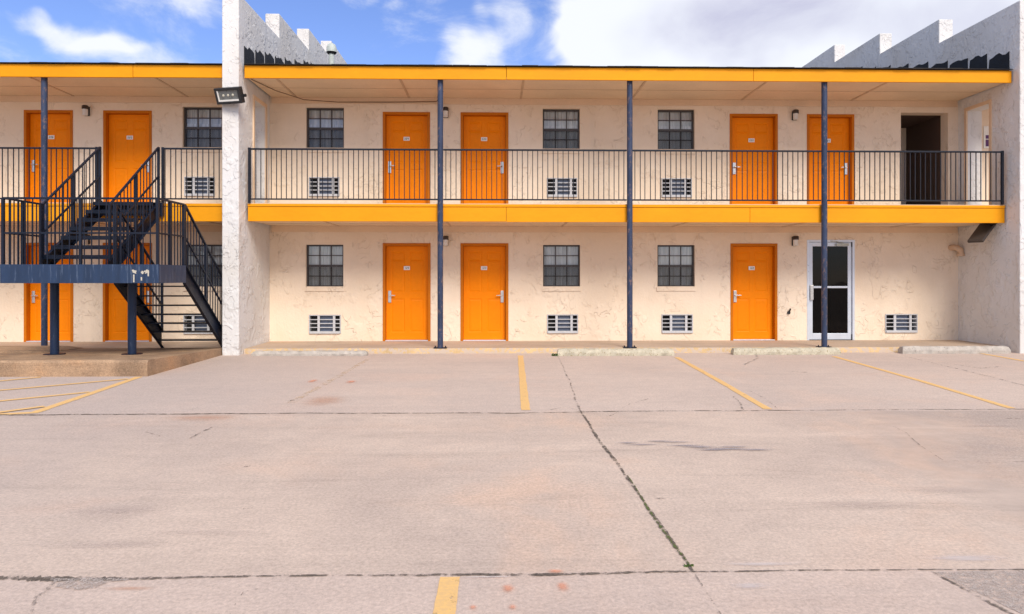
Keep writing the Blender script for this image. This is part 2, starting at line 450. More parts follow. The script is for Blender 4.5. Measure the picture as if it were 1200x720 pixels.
# stall lines
ribbon('parking_stripe', G((610,417),(612,440),(616,481)), .10, M['stripe'], .004, .08)
ribbon('parking_stripe', G((793,419),(840,445),(900,480)), .095, M['stripe'], .004, .08)
ribbon('parking_stripe', G((977,418),(1080,447),(1186,479)), .095, M['stripe'], .004, .08)
ribbon('parking_stripe', G((1150,414.6),(1215,426)), .095, M['stripe'], .004, .08)
ribbon('parking_stripe', G((432,421),(385,448),(340,473)), .10, M['ghost'], .004, .15)
ribbon('parking_stripe', G((527.5,677),(520,722),(512,760)), .10, M['stripe'], .004, .04)
# hatched bay by the pad
ribbon('parking_stripe', G((163,442),(105,462),(40,484),(-60,489)), .11, M['stripe'], .004, .08)
ribbon('parking_stripe', G((150,444.6),(0,458),(-90,466)), .09, M['stripe'], .0065, .08)
ribbon('parking_stripe', G((105,460),(0,470.5),(-90,479)), .09, M['stripe'], .0065, .08)
ribbon('parking_stripe', G((48,442.5),(0,447),(-90,454)), .09, M['stripe'], .0065, .08)
ribbon('parking_stripe', G((52,477),(0,484),(-60,490)), .09, M['stripe'], .0095, .08)

# slab joints
ribbon('slab_joint', G((-260,489),(0,487),(120,486),(300,485),(600,484.5),(690,483),(940,481),(1200,480),(1500,478)), [.05,.05,.045,.035,.03,.02,.03,.02,.02,.02], M['joint'], .0045, .5, 26, .03)
ribbon('slab_joint', G((-200,680),(0,678),(60,679),(150,679),(300,676),(520,674.5),(700,673),(812,671),(960,669),(1200,668),(1400,667)), [.025,.03,.05,.035,.018,.016,.026,.02,.012,.010,.010,.010], M['joint'], .0045, .55, 30, .012)
ribbon('slab_joint', G((653,416),(668,448),(678,479)), [.015,.02,.025], M['thin'], .005, .5, 20, .02)
ribbon('slab_joint', G((678,479),(700,513),(735,560),(775,617),(812,670)), [.016,.030,.020,.017,.014], M['joint'], .005, .5, 24, .015)
ribbon('slab_joint', G((812,670),(832,700),(860,745)), [.006,.008,.006], M['thin'], .005, .5, 20, .006)
ribbon('slab_joint', G((1093,671),(1130,690),(1200,728)), [.012,.02,.02], M['joint'], .005, .5, 20, .012)
ribbon('slab_joint', G((1060,418),(1120,432),(1200,452),(1400,500)), [.02,.03,.02,.02], M['thin'], .005, .5, 20, .03)
ribbon('moss_strip', G((735,558),(760,596),(790,640),(808,664)), [.006,.014,.016,.008], M['moss'], .0065, .7, 24, .012)['kind'] = 'stuff'
# wandering cracks
for pts, wd in (
    (((62,684),(55,692),(40,702),(33,724)), .016), (((222,515),(236,508),(250,501)), .022), (((172,507),(188,512)), .014),
    (((704,492),(722,485),(738,474),(760,468)), .010), (((640,482),(660,478),(690,484)), .012), (((860,465),(868,475),(872,481)), .02),
    (((885,414),(888,420),(872,428)), .04), (((1100,425),(1150,432),(1172,430)), .04), (((1045,500),(1062,508),(1078,523),(1105,540)), .007), (((1105,540),(1160,543),(1200,541)), .007),
    (((285,598),(302,596)), .01), (((136,603),(148,601)), .012), (((286,548),(296,547)), .02), (((765,585),(788,585)), .018),
    (((928,436),(946,437)), .05), (((1180,491),(1205,492)), .03), (((224,481),(229,478)), .05), (((337,471),(344,469)), .05),
    (((448,488),(452,488)), .03), (((880,459),(900,470),(912,480)), .012), (((275,711),(285,695),(310,690)), .005)):
    ribbon('pavement_crack', G(*pts), wd, M['thin'], .006, .6, 10, .02)

def blotch(name, u, v, du, dv, mat, z=.007, n_=20):
    c = Vector(gr(u, v)); a = Vector(gr(u+du, v)); b = Vector(gr(u, v+dv)); b2 = Vector(gr(u, v-dv))
    rx = (a-c).length; ry = (b-b2).length/2
    m_ = MB(); vs = [(c.x, c.y, z)]
    for i in range(n_):
        t = 2*math.pi*i/n_; q = 1+random.uniform(-.12, .12)
        vs.append((c.x+rx*math.cos(t)*q, c.y+ry*math.sin(t)*q, z))
    m_.add(vs, [(0, i+1, (i+1)%n_+1) for i in range(n_)])
    return structure(m_.build(name, mat))
for u, v, du, dv in ((820,525,40,2.2),(850,527,60,2.6),(885,528,45,2.0),(835,528.5,40,1.6),(800,523,45,1.8),(755,522,40,1.6),(775,518,30,1.5),(735,520,25,1.5),(790,519,35,1.2),(860,524.5,40,1.5)):
    blotch('oil_stain', u, v, du, dv, M['oil'], .0075+random.uniform(0,.003))
for u, v, du, dv in ((1150,500,70,2),(130,600,120,14),(250,625,120,8),(1010,592,130,10),(120,640,150,8),(1120,575,110,8)):
    blotch('tyre_film', u, v, du, dv, M['film'], .0030+random.uniform(0,.002))
blotch('pale_smear', 1130, 655, 90, 7, M['smear'], .0035)
blotch('pale_smear', 900, 662, 90, 4, M['smear'], .0045)
blotch('pale_smear', 880, 688, 45, 7, M['smear'], .0045)
blotch('pale_smear', 580, 677.5, 60, 1.6, M['smear'], .0075)
for u, v, du, dv in ((595,691,14,9),(660,689,12,10),(652,671,16,4),(555,713,8,5),(600,713,9,6),(366,447,9,3),(411,448,10,3)):
    blotch('paint_spot', u, v, du, dv, M['orange_spot'], .0075)
for u, v, du, dv in ((240,490,70,6),(380,470,40,9),(150,690,60,4)):
    blotch('rust_stain', u, v, du, dv, M['rust_spot'], .0025)

def patch(pts, z, rag=.01):
    P_ = []
    for i in range(len(pts)):
        a, b = Vector(gr(*pts[i])), Vector(gr(*pts[(i+1) % len(pts)]))
        for k_ in range(6): P_.append(a.lerp(b, k_/6) + Vector((random.uniform(-rag, rag), random.uniform(-rag, rag), 0)))
    m_ = MB(); m_.add([(q.x, q.y, z) for q in P_], [tuple(range(len(P_)))])
    return structure(m_.build('crumbled_patch', M['patch']))
patch(((55,679),(68,688),(92,692),(110,690),(125,684),(150,681),(140,679)), .0055)
patch(((1096,671),(1200,669),(1420,668),(1420,760),(1260,750),(1160,702)), .0027, .004)

# ------------------------------------------------------------------ the motel
B = empty('motel_building', (2.5, DW, 0), 'two storey cream stucco motel with orange doors, yellow fascias and white stepped fire walls', 'motel')

# openings in the front wall
ZL = dict(door=(Z_WALK, 2.245), win=(1.285, 2.21), ac=(.265, .68))
ZU = dict(door=(Z_FLOOR, 5.115), win=(4.31, 5.205), ac=(3.26, 3.685))
DOORS = [  # u0, u1, storey, hinge side (+1: handle on the right), number
    (28, 85.5, 'U', -1, '226'), (121, 178, 'U', 1, '225'), (448.5, 504, 'U', -1, '224'), (539.7, 595.8, 'U', 1, '223'), (855, 911.5, 'U', -1, '222'), (945.5, 1001, 'U', 1, '221'),
    (28, 86, 'L', -1, '126'), (120.5, 178, 'L', 1, '125'), (448.5, 504.6, 'L', -1, '124'), (539.6, 595.8, 'L', 1, '123'), (856, 911, 'L', -1, '122')]
WINS = [(214, 260, 'U'), (358.7, 403, 'U'), (636, 679.5, 'U'), (770.8, 814, 'U'),
        (216, 262, 'L'), (358.4, 402.3, 'L'), (636.4, 679.8, 'L'), (770.5, 814.3, 'L')]
ACS = [(216, 252, 'U'), (361.8, 398, 'U'), (640.8, 676.7, 'U'), (775, 811, 'U'),
       (215, 252, 'L'), (362, 399.5, 'L'), (641, 677.6, 'L'), (775, 812, 'L'), (1037, 1075, 'L')]
GLASS_DOOR = (945.7, 1001.6)
PASSAGE = (1055.7, 1111)
holes = []
def zz(s): return ZU if s == 'U' else ZL
for u0, u1, s, h, nn in DOORS: holes.append((ax(u0), ax(u1), *zz(s)['door']))
for u0, u1, s in WINS: holes.append((ax(u0), ax(u1), *zz(s)['win']))
for u0, u1, s in ACS: holes.append((ax(u0), ax(u1), *zz(s)['ac']))
holes.append((ax(GLASS_DOOR[0]), ax(GLASS_DOOR[1]), Z_WALK, 2.33))
holes.append((ax(PASSAGE[0]), ax(PASSAGE[1]), Z_FLOOR, 5.16))
us = sorted({X0, X1, *[h[0] for h in holes], *[h[1] for h in holes]})
zs = sorted({-.05, 5.65, Z_FLOOR, *[h[2] for h in holes], *[h[3] for h in holes]})
def solid(u, z): return not any(a < u < b and c < z < d for a, b, c, d in holes)
wl = MB(); wl.grid('x', us, zs, solid, DW, DW+.26)
wl.build('front_wall', M['wall'], B, weld=True)
# rear and end walls
bk = MB(); bk.box(X0, X1, 29.8, 30, -.05, 5.65); bk.box(X0, X0+.2, DW+.262, 29.798, -.05, 5.65); bk.box(X1-.2, X1, DW+.262, 29.798, -.05, 5.65)
bk.box(X0+.21, X1-.21, DW+1.6, DW+1.7, -.04, 5.5)    # room partition behind the windows
bk.build('rear_wall', M['wall'], B)

# fire walls with stepped tops and a walkway opening on the upper floor
def fire_wall(x0, x1):
    ys = [Y_FIN, 14.40, 15.10, 16.08, 18.6, 21.12, 23.7, 26.2, 28.7, 31]
    tops = [6.95, 6.95, 6.95, 7.50, 8.05, 8.58, 8.05, 7.5, 6.95]
    zs_ = sorted({-.05, Z_FLOOR, 5.13, *tops})
    def full(y, z):
        i = max(j for j in range(len(ys)-1) if ys[j] <= y)
        return z < tops[i] and not (14.40 < y < 15.10 and Z_FLOOR < z < 5.13)
    m_ = MB(); m_.grid('y', ys, zs_, full, x0, x1)
    o = m_.build('fire_wall', M['fin'], B, weld=True)
    b = o.modifiers.new('bevel', 'BEVEL'); b.width = .018; b.segments = 2; b.limit_method = 'ANGLE'; b.angle_limit = R(40)
    return o
fl, fr_ = fire_wall(FIN_L0, FIN_L1), fire_wall(FIN_R0, FIN_R1)
# thin trim round the walkway openings
for x, o_, sg in ((FIN_L1, fl, 1), (FIN_R0, fr_, -1)):
    m_ = MB(); a, b = (x-.01*sg, x+.025*sg) if sg > 0 else (x-.025, x+.01)
    m_.box(a, b, 14.33, 14.398, Z_FLOOR, 5.20); m_.box(a, b, 15.102, 15.17, Z_FLOOR, 5.20); m_.box(a, b, 14.3985, 15.1015, 5.132, 5.20)
    m_.build('opening_trim', M['trim'], o_)
# stepped black flashing where the roof meets each fire wall
def flashing(x0, x1, fw):
    m_ = MB(); y = 13.86; Y = [13.86, 14.50, 15.1, 15.78, 16.5, 17.3, 18.1, 18.8, 19.5, 20.2, 20.9]
    for i in range(len(Y)-1):
        a, b = Y[i]-.02, Y[i+1]-.10
        zb = 5.62 + (a-Y_RFASC)*SLOPE - .1; zt = 5.62 + (a-Y_RFASC)*SLOPE + .35 + random.uniform(-.04, .04)
        n_ = 6; poly = [(a, zb)] + [(a+(b-a)*j/n_, zt + .16*SLOPE*j/n_ - .03*math.sin(j*1.3) + random.uniform(-.018, .018)) for j in range(n_+1)]
        poly += [(b+.03, zb+.25), (b+.04, zb + (b-a)*SLOPE)]
        m_.prism_x(poly, x0, x1)
    return m_.build('flashing', M['tar'], fw)
flashing(FIN_L1+.002, FIN_L1+.012, fl); flashing(FIN_R0-.012, FIN_R0-.002, fr_)

# roof: shingled pitch, soffit and yellow fascia for each bay
for (a, b) in ((FIN_L1+.045, FIN_R0-.03), (X0, FIN_L0-.02), (FIN_R1+.02, X1)):
    m_ = MB(); zr = 5.615; yr = 22.4; zt = zr + (yr-13.68)*SLOPE
    m_.prism_x([(13.70, zr+.002), (yr, zt), (31, zt-(31-yr)*SLOPE), (31, zt-(31-yr)*SLOPE+.03), (yr, zt+.03), (13.69, zr+.010)], a+.004, b-.004)
    n_ = int((b-a)/.33)
    for i in range(n_):      # ragged shingle butts along the eave
        x = a+.01+(b-a-.02)*i/n_; wd = (b-a)/n_-.012; dz = random.uniform(0, .012); dy = random.uniform(0, .018)
        m_.prism_x([(13.69-dy, zr+.011), (14.0, zr+.011+.31*SLOPE), (14.0, zr+.019+.31*SLOPE), (13.69-dy, zr+.016+dz*.7)], x, x+wd)
    rf = m_.build('roof', M['shingle'], B)
    m_ = MB(); L_ = 4.88; xs_ = [a]+[x for x in (a+.21+L_*i for i in range(1, 9)) if a+.5 < x < b-.5]+[b]
    for i in range(len(xs_)-1): m_.box(xs_[i]+(.004 if i else 0), xs_[i+1]-(.004 if i < len(xs_)-2 else 0), Y_RFASC+random.uniform(0,.004), Y_RFASC+.045, 5.372+random.uniform(-.006,.006), 5.613)
    fa = m_.build('fascia', M['fascia'], rf, bevel=.004)
    m_ = MB(); m_.box(a+.001, b-.001, Y_RFASC+.047, DW-.003, Z_SOFFIT, Z_SOFFIT+.012)
    m_.build('soffit', M['soffit'], rf)
    m_ = MB(); L = b-a; n_ = max(1, round(L/2.44))
    off = 0.55
    for i in range(n_+1):
        x = a + off + i*2.44
        if x < b-.1: m_.box(x-.022, x+.022, Y_RFASC+.05, DW-.03, Z_SOFFIT-.012, Z_SOFFIT-.001)
    m_.box(a+.01, b-.01, 14.62, 14.632, Z_SOFFIT-.006, Z_SOFFIT-.001)
    m_.build('soffit_batten', M['seam'], rf)
    m_ = MB(); m_.box(a+.002, b-.002, DW-.024, DW-.002, Z_SOFFIT-.135, Z_SOFFIT-.001)
    m_.build('frieze_board', M['trim'], rf, bevel=.003)
    # balcony slab
    m_ = MB(); m_.box(a-.0 if a > X0 else a, b, Y_SFASC+.05, DW-.003, Z_SLAB+.012, Z_FLOOR)
    sl = m_.build('balcony_slab', M['walk'], B)
    m_ = MB()
    for i in range(len(xs_)-1): m_.box(xs_[i]+(.003 if i else 0), xs_[i+1]-(.003 if i < len(xs_)-2 else 0), Y_SFASC+random.uniform(0,.004), Y_SFASC+.048, 2.600+random.uniform(-.006,.006), 2.892)
    m_.box(a, b, Y_SFASC-.014, Y_SFASC+.048, 2.895, 2.945)
    m_.build('fascia', M['fascia'], sl, bevel=.004)
    m_ = MB(); m_.box(a, b, Y_SFASC-.01, Y_SFASC+.1, 2.9465, 2.9565)
    m_.build('slab_edge_cap', M['trim'], sl)
    m_ = MB(); m_.box(a+.001, b-.001, Y_SFASC+.051, DW-.004, Z_SLAB, Z_SLAB+.010)
    m_.build('soffit', M['soffit'], sl)
    m_ = MB()
    for i in range(n_+1):
        x = a + off + .9 + i*2.44
        if x < b-.1: m_.box(x-.022, x+.022, Y_SFASC+.055, DW-.03, Z_SLAB-.012, Z_SLAB-.001)
    m_.box(a+.01, b-.01, 14.72, 14.732, Z_SLAB-.006, Z_SLAB-.001)
    m_.build('soffit_batten', M['seam'], sl)
    m_ = MB(); m_.box(a+.002, b-.002, DW-.024, DW-.002, Z_SLAB-.135, Z_SLAB-.001)
    m_.build('frieze_board', M['trim'], sl, bevel=.003)

# posts from the walk to the roof
def post(u, z0=Z_WALK):
    x = ax(u, Y_POST); m_ = MB()
    m_.tube([(x, Y_POST, z0), (x, Y_POST, Z_SOFFIT-.002)], .056, 20)
    o = m_.build('post', M['post'], B)
    m_ = MB(); m_.box(x-.13, x+.13, Y_POST-.05, Y_POST+.09, z0-.002, z0+.014)
    for q in (-.1, .1): m_.tube([(x+q, Y_POST+.04, z0+.014), (x+q, Y_POST+.04, z0+.04)], .012, 8)
    m_.build('base_plate', M['rail'], o)
    return x
PX = [post(u) for u in (516, 738, 966)]
PXL = post(52, .112)

# doors
SEG = {'0':'abcdef','1':'bc','2':'abged','3':'abgcd','4':'fgbc','5':'afgcd','6':'afgedc','7':'abc','8':'abcdefg','9':'abcdfg'}
def digits(m_, text, cx, y, cz, h, mi):
    w_ = h*.5; t = h*.15; gap = h*.3; n_ = len(text); x = cx-(n_*w_+(n_-1)*gap)/2
    for ch in text:
        R_ = {'a':(0,w_,h-t,h),'g':(0,w_,h/2-t/2,h/2+t/2),'d':(0,w_,0,t),'f':(0,t,h/2,h),'b':(w_-t,w_,h/2,h),'e':(0,t,0,h/2),'c':(w_-t,w_,0,h/2)}
        for s in SEG[ch]:
            a, b, c, d = R_[s]; m_.box(x+a, x+b, y, y+.001, cz-h/2+c, cz-h/2+d, mi)
        x += w_+gap
def door(u0, u1, s, side, num):
    z0, z1 = zz(s)['door']; x0, x1 = ax(u0), ax(u1)
    fw = .062; ys = DW+.115                        # leaf sits back in the frame
    a, b, c, d = x0+fw, x1-fw, z0+.022, z1-fw
    m_ = MB(); cx = (a+b)/2; W = b-a
    # leaf: stiles and rails around six panels, the panels bevelled back
    sx = [a+.105, cx-.055, cx+.055, b-.105]
    H = d-c; pz = [(c+.16, c+.16+.36*H), (c+.16+.36*H+.14, c+.16+.36*H+.14+.34*H), (d-.33, d-.12)]
    pans = [(sx[i], sx[i+1], q0, q1) for i in (0, 2) for q0, q1 in pz]
    us_ = sorted({a, b, *sx}); zs_ = sorted({c, d, *[q for p in pz for q in p]})
    m_.grid('x', us_, zs_, lambda u, z: not any(p[0] < u < p[1] and p[2] < z < p[3] for p in pans), ys, ys+.04)
    for (p0, p1, q0, q1) in pans:
        e = .016; i0, i1, j0, j1 = p0+e, p1-e, q0+e, q1-e; dp = .009
        e2 = .05; k0, k1, l0, l1 = p0+e2, p1-e2, q0+e2, q1-e2
        ring = [(p0,q0),(p1,q0),(p1,q1),(p0,q1)]; r2 = [(i0,j0),(i1,j0),(i1,j1),(i0,j1)]; r3 = [(k0,l0),(k1,l0),(k1,l1),(k0,l1)]
        vs = [(x, ys, z) for x, z in ring] + [(x, ys+dp, z) for x, z in r2] + [(x, ys+.002, z) for x, z in r3]
        fs = [(i, (i+1)%4, (i+1)%4+4, i+4) for i in range(4)] + [(i+4, (i+1)%4+4, (i+1)%4+8, i+8) for i in range(4)] + [(8,9,10,11)]
        m_.add(vs, fs)
    o = m_.build('door', M['door'], B, weld=True)
    m_ = MB(); yf = DW-.012; yb = DW+.20
    m_.box(x0+.001, x0+fw-.004, yf, yb, z0+.001, z1-.001); m_.box(x1-fw+.004, x1-.001, yf, yb, z0+.001, z1-.001)
    m_.box(x0+fw-.004, x1-fw+.004, yf, yb, z1-fw+.004, z1-.001)
    m_.build('frame', M['frame'], o, bevel=.004)
    m_ = MB(); m_.box(x0+fw-.003, x1-fw+.003, DW-.02, yb, z0+.001, z0+.018); m_.build('threshold', M['alu'], o, bevel=.003)
    hx = b-.075 if side > 0 else a+.075; hz = z0+.96
    m_ = MB(); m_.box(hx-.034, hx+.034, ys-.022, ys-.001, hz-.12, hz+.14)
    m_.tube([(hx, ys-.02, hz+.04), (hx, ys-.065, hz+.04)], .014, 10)
    m_.tube([(hx+.01*side, ys-.062, hz+.04), (hx-.125*side, ys-.062, hz+.035)], [.015, .011], 10)
    m_.build('handle', M['steel'], o, bevel=.004)
    m_ = MB(); px, pz_ = cx-.01, z0+1.60; m_.box(px-.068, px+.068, ys-.006, ys-.001, pz_-.042, pz_+.042, 0)
    digits(m_, num, px, ys-.0075, pz_, .042, 1)
    m_.build('number_plate', [M['white'], M['ink']], o)
for dd in DOORS: door(*dd)

# windows
def window(u0, u1, s):
    z0, z1 = zz(s)['win']; x0, x1 = ax(u0), ax(u1); y = DW+.07
    m_ = MB(); fw = .034; zm = (z0+z1)/2
    m_.box(x0+.001, x0+fw, y, y+.07, z0+.001, z1-.001); m_.box(x1-fw, x1-.001, y, y+.07, z0+.001, z1-.001)
    m_.box(x0+fw, x1-fw, y, y+.07, z1-fw, z1-.001); m_.box(x0+fw, x1-fw, y, y+.07, z0+.001, z0+fw)
    m_.box(x0+fw, x1-fw, y+.006, y+.06, zm-.022, zm+.026)
    W = x1-x0-2*fw
    for i in (1, 2):
        x = x0+fw+W*i/3; m_.box(x-.011, x+.011, y+.014, y+.04, z0+fw, zm-.022); m_.box(x-.011, x+.011, y+.014, y+.04, zm+.026, z1-fw)
    for q0, q1 in ((z0+fw, zm-.022), (zm+.026, z1-fw)):
        z = (q0+q1)/2
        for i in range(3):
            xa = x0+fw+W*i/3+(.011 if i else 0); xb = x0+fw+W*(i+1)/3-(.011 if i < 2 else 0)
            m_.box(xa, xb, y+.016, y+.038, z-.010, z+.010)
    o = m_.build('window', M['bronze'], B)
    m_ = MB(); m_.add([(x0+fw, y+.03, zm), (x1-fw, y+.03, zm), (x1-fw, y+.03, z1-fw), (x0+fw, y+.03, z1-fw)], [(0,1,2,3)])
    m_.add([(x0+fw, y+.035, z0+fw), (x1-fw, y+.035, z0+fw), (x1-fw, y+.035, zm), (x0+fw, y+.035, zm)], [(0,1,2,3)])
    m_.build('pane', M['glass'], o)
    m_ = MB(); m_.add([(x0+fw, y+.006, z0+fw), (x1-fw, y+.006, z0+fw), (x1-fw, y+.006, zm-.023), (x0+fw, y+.006, zm-.023)], [(0,1,2,3)])
    m_.build('insect_screen', M['screen'], o)
    m_ = MB(); n_ = 90; vs = []; ph = random.uniform(0, 6)
    for i in range(n_+1):
        t = i/n_; x = x0-.05+(x1-x0+.1)*t
        yy = y+.115+.018*math.sin(t*52+ph+1.3*math.sin(t*9+ph)); vs += [(x, yy, z0-.08), (x, yy+.006*math.sin(t*31), z1+.08)]
    m_.add(vs, [(2*i, 2*i+2, 2*i+3, 2*i+1) for i in range(n_)], 0, True)
    if s == 'U':
        m_.box(x0-.03, x1+.03, y+.075, y+.085, zm+.03, zm+.105)     # pale strip just above the meeting rail
    m_.build('curtain', M['curtain'], o)
    m_ = MB(); m_.box(x0-.02, x1+.02, DW-.022, DW-.001, z0-.092, z0-.001); m_.box(x0+.001, x1-.001, DW-.022, DW+.069, z0-.0005, z0+.012)
    m_.build('sill', M['wall'], o, bevel=.004)
for ww in WINS: window(*ww)

# aluminium glass door
x0, x1 = ax(GLASS_DOOR[0]), ax(GLASS_DOOR[1]); z0, z1 = Z_WALK, 2.33; y = DW+.03
m_ = MB(); m_.box(x0+.001, x0+.05, DW-.006, y+.1, z0+.001, z1-.001); m_.box(x1-.05, x1-.001, DW-.006, y+.1, z0+.001, z1-.001); m_.box(x0+.05, x1-.05, DW-.006, y+.1, z1-.05, z1-.001)
a, b, c, d = x0+.055, x1-.055, z0+.012, z1-.055
gd_frame = m_
m_ = MB(); m_.box(a, a+.085, y, y+.045, c, d); m_.box(b-.085, b, y, y+.045, c, d); m_.box(a+.085, b-.085, y, y+.045, d-.09, d); m_.box(a+.085, b-.085, y, y+.045, c, c+.14)
zr = 1.5-(337-325)*.0187; m_.box(a+.085, b-.085, y+.004, y+.04, zr-.02, zr+.025)
gdo = m_.build('glass_door', M['alu'], B, bevel=.004)
gdo['label'] = 'narrow aluminium framed door with two dark glass panes'
gd_frame.build('frame', M['alu'], gdo, bevel=.003)
m_ = MB(); m_.add([(a+.08, y+.02, c+.1), (b-.08, y+.02, c+.1), (b-.08, y+.02, d-.05), (a+.08, y+.02, d-.05)], [(0,1,2,3)]); m_.build('pane', M['darkglass'], gdo)
m_ = MB(); m_.box(a+.012, a+.085, y-.05, y-.03, zr-.28, zr+.05); m_.box(a+.02, a+.07, y-.03, y-.001, zr-.26, zr-.22); m_.box(a+.02, a+.07, y-.03, y-.001, zr-.02, zr+.03); m_.build('handle', M['steel'], gdo, bevel=.005)
m_ = MB(); m_.box(b-.36, b-.08, y-.05, y-.001, d-.08, d-.025); m_.bar((b-.2, y-.04, d-.02), (b-.42, y-.12, d+.02), .02, .012); m_.bar((b-.42, y-.12, d+.02), (b-.5, y-.02, d+.03), .02, .012); m_.build('door_closer', M['vent'], gdo, bevel=.003)
for zc in (c+.06, d-.04): 
    m_ = MB(); m_.tube([(b+.005, y-.012, zc-.06), (b+.005, y-.012, zc+.06)], .014, 10); m_.build('hinge', M['black'], gdo)
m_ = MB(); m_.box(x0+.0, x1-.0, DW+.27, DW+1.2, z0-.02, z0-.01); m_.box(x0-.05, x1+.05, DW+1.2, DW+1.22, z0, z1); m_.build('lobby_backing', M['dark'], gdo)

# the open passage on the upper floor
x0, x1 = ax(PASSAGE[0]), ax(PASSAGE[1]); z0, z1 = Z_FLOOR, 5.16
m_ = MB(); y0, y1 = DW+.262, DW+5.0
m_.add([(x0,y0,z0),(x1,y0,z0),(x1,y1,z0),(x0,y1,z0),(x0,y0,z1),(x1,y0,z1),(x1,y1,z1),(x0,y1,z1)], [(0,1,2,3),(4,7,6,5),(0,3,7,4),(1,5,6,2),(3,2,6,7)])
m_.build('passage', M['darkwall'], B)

# small fittings of the wall
m_ = MB(); p = at(1121, 290, DW-.02); q = Vector(p)
pts = [(p[0]-.12, DW+.02, p[2]-.01), (p[0]-.12, DW-.10, p[2]+.0), (p[0]-.085, DW-.16, p[2]-.02), (p[0]-.02, DW-.17, p[2]-.06), (p[0]-.005, DW-.17, p[2]-.12), (p[0]-.005, DW-.17, p[2]-.17)]
m_.tube(pts, .062, 14); m_.tube([(p[0]-.005, DW-.17, p[2]-.15), (p[0]-.005, DW-.17, p[2]-.20)], .078, 14)
m_.build('drain_elbow', M['tan'], B)
m_ = MB(); p = at(924, 365, DW); m_.tube([(p[0], DW+.02, p[2]-.03), (p[0], DW-.03, p[2]-.03)], .035, 12); m_.tube([(p[0]+.01, DW-.03, p[2]), (p[0]+.02, DW-.06, p[2]+.06)], .018, 8)
m_.build('hose_tap', M['black'], B)
m_ = MB(); zc = Z_SOFFIT-.03
pts = [(FIN_L1+.1, 13.95, zc+.015), (FIN_L1+.35, 14.7, zc-.01), (FIN_L1+.8, 15.2, zc-.07), (FIN_L1+1.5, 15.33, zc-.085), (FIN_L1+2.6, 15.35, zc-.075), (-1.3, 15.34, zc-.06), (PX[0]-.0, 14.6, zc-.04), (PX[0], 13.95, zc-.01)]
m_.tube(pts, .009, 6); m_.build('cable', M['cable'], B)

# the next bay beyond the right fire wall shows a small notice through the opening
X_, Y_, Z_ = at(1157, 165, DW-.006)
nt_ = empty('wall_notice', (X_, DW-.004, Z_), 'small white and purple notice on the wall beyond the right fire wall opening', 'notice')
m_ = MB(); m_.box(X_-.085, X_+.22, DW-.016, DW-.002, Z_-.17, Z_+.32); m_.build('board', M['white'], nt_)
m_ = MB(); m_.box(X_-.045, X_+.19, DW-.019, DW-.0165, Z_-.13, Z_+.02); m_.box(X_-.045, X_+.19, DW-.019, DW-.0165, Z_+.04, Z_+.12); m_.build('print', M['purple'], nt_)

# ------------------------------------------------------------------ air conditioners
def make_ac(label):
    W, H = .69, .415; t = empty('air_conditioner', (0,0,0), label, 'air conditioner', 'air conditioner grilles in the motel wall')
    m_ = MB(); e = .018; y0 = -.02; y1 = .16
    m_.box(0, e, y0, y1, 0, H); m_.box(W-e, W, y0, y1, 0, H); m_.box(e, W-e, y0, y1, H-e, H); m_.box(e, W-e, y0-.015, y1, 0, .05)
    m_.build('sleeve', M['acwhite'], t, bevel=.003)
    m_ = MB(); nb = 4; hh = (H-.05-e)
    for i in range(1, nb): m_.box(e, W-e, -.012, .02, .05+hh*i/nb-.008, .05+hh*i/nb+.008)
    m_.box(.185, .235, -.008, .022, .05, H-e); m_.box(W-.17, W-.12, -.008, .022, .05, H-e)
    m_.build('grille', M['acwhite'], t)
    m_ = MB(); m_.box(.236, W-.171, .05, .10, .05, H-e)
    for i in range(14): 
        z = .055+(H-.08)*i/14; m_.box(.24, W-.175, .045, .0495, z, z+.010)
    m_.build('coil', M['coil'], t)
    m_ = MB(); m_.box(e, W-e, .12, .15, .04, H-e); m_.build('back_panel', M['dark'], t)
    return t
ac_labels = ['white grille air conditioner on the upper floor behind the railing right of the stairs',
 'upper floor air conditioner grille under the window next to the left white fire wall',
 'upper floor air conditioner grille just left of the central blue post',
 'upper floor air conditioner grille just right of the central blue post',
 'ground floor air conditioner grille half hidden behind the black stair treads',
 'ground floor air conditioner grille under the window beside the left white fire wall',
 'ground floor air conditioner grille just left of the central blue post',
 'ground floor air conditioner grille just right of the central blue post',
 'lone air conditioner grille with no window above, between glass door and right fire wall']
proto = None
for (u0, u1, s), lab in zip(ACS, ac_labels):
    o = make_ac(lab) if proto is None else copy_tree(proto)
    if proto is None: proto = o
    o['label'] = lab
    a, b = ax(u0), ax(u1); z0, z1 = zz(s)['ac']
    o.location = (a+.003, DW, z0+.003); o.scale = ((b-a-.006)/.69, 1, (z1-z0-.006)/.415)

# ------------------------------------------------------------------ wall lamps
def make_lamp():
    t = empty('wall_lamp', (0,0,0), 'x', 'wall lamp', 'small wall lamps between the doors')
    m_ = MB(); m_.box(-.055, .055, -.02, -.001, -.10, .10); m_.build('back_plate', M['black'], t, bevel=.006)
    m_ = MB(); m_.tube([(0,-.085,.03), (0,-.085,.10), (0,-.085,.115)], [.066, .066, .045], 18); m_.box(-.03, .03, -.06, -.018, .03, .09); m_.build('shade', M['bronze'], t)
    m_ = MB(); m_.tube([(0,-.085,-.10), (0,-.085,-.095), (0,-.085,.029)], [.045, .054, .056], 18); m_.build('diffuser', M['lampglass'], t)
    return t
lamps = [(102.5, 131, 'wall lamp between the two upper floor doors above the stairs'),
 (522.5, 133, 'upper floor wall lamp beside the first blue post right of the white wall'),
 (930.5, 136, 'upper floor wall lamp with tan tube between the two right hand orange doors'),
 (102.5, 281, 'ground floor wall lamp behind the black staircase between two orange doors'),
 (522.5, 283, 'ground floor wall lamp beside the first blue post right of the white wall'),
 (930.5, 283, 'ground floor wall lamp between the orange door and the glass door')]
pl = None
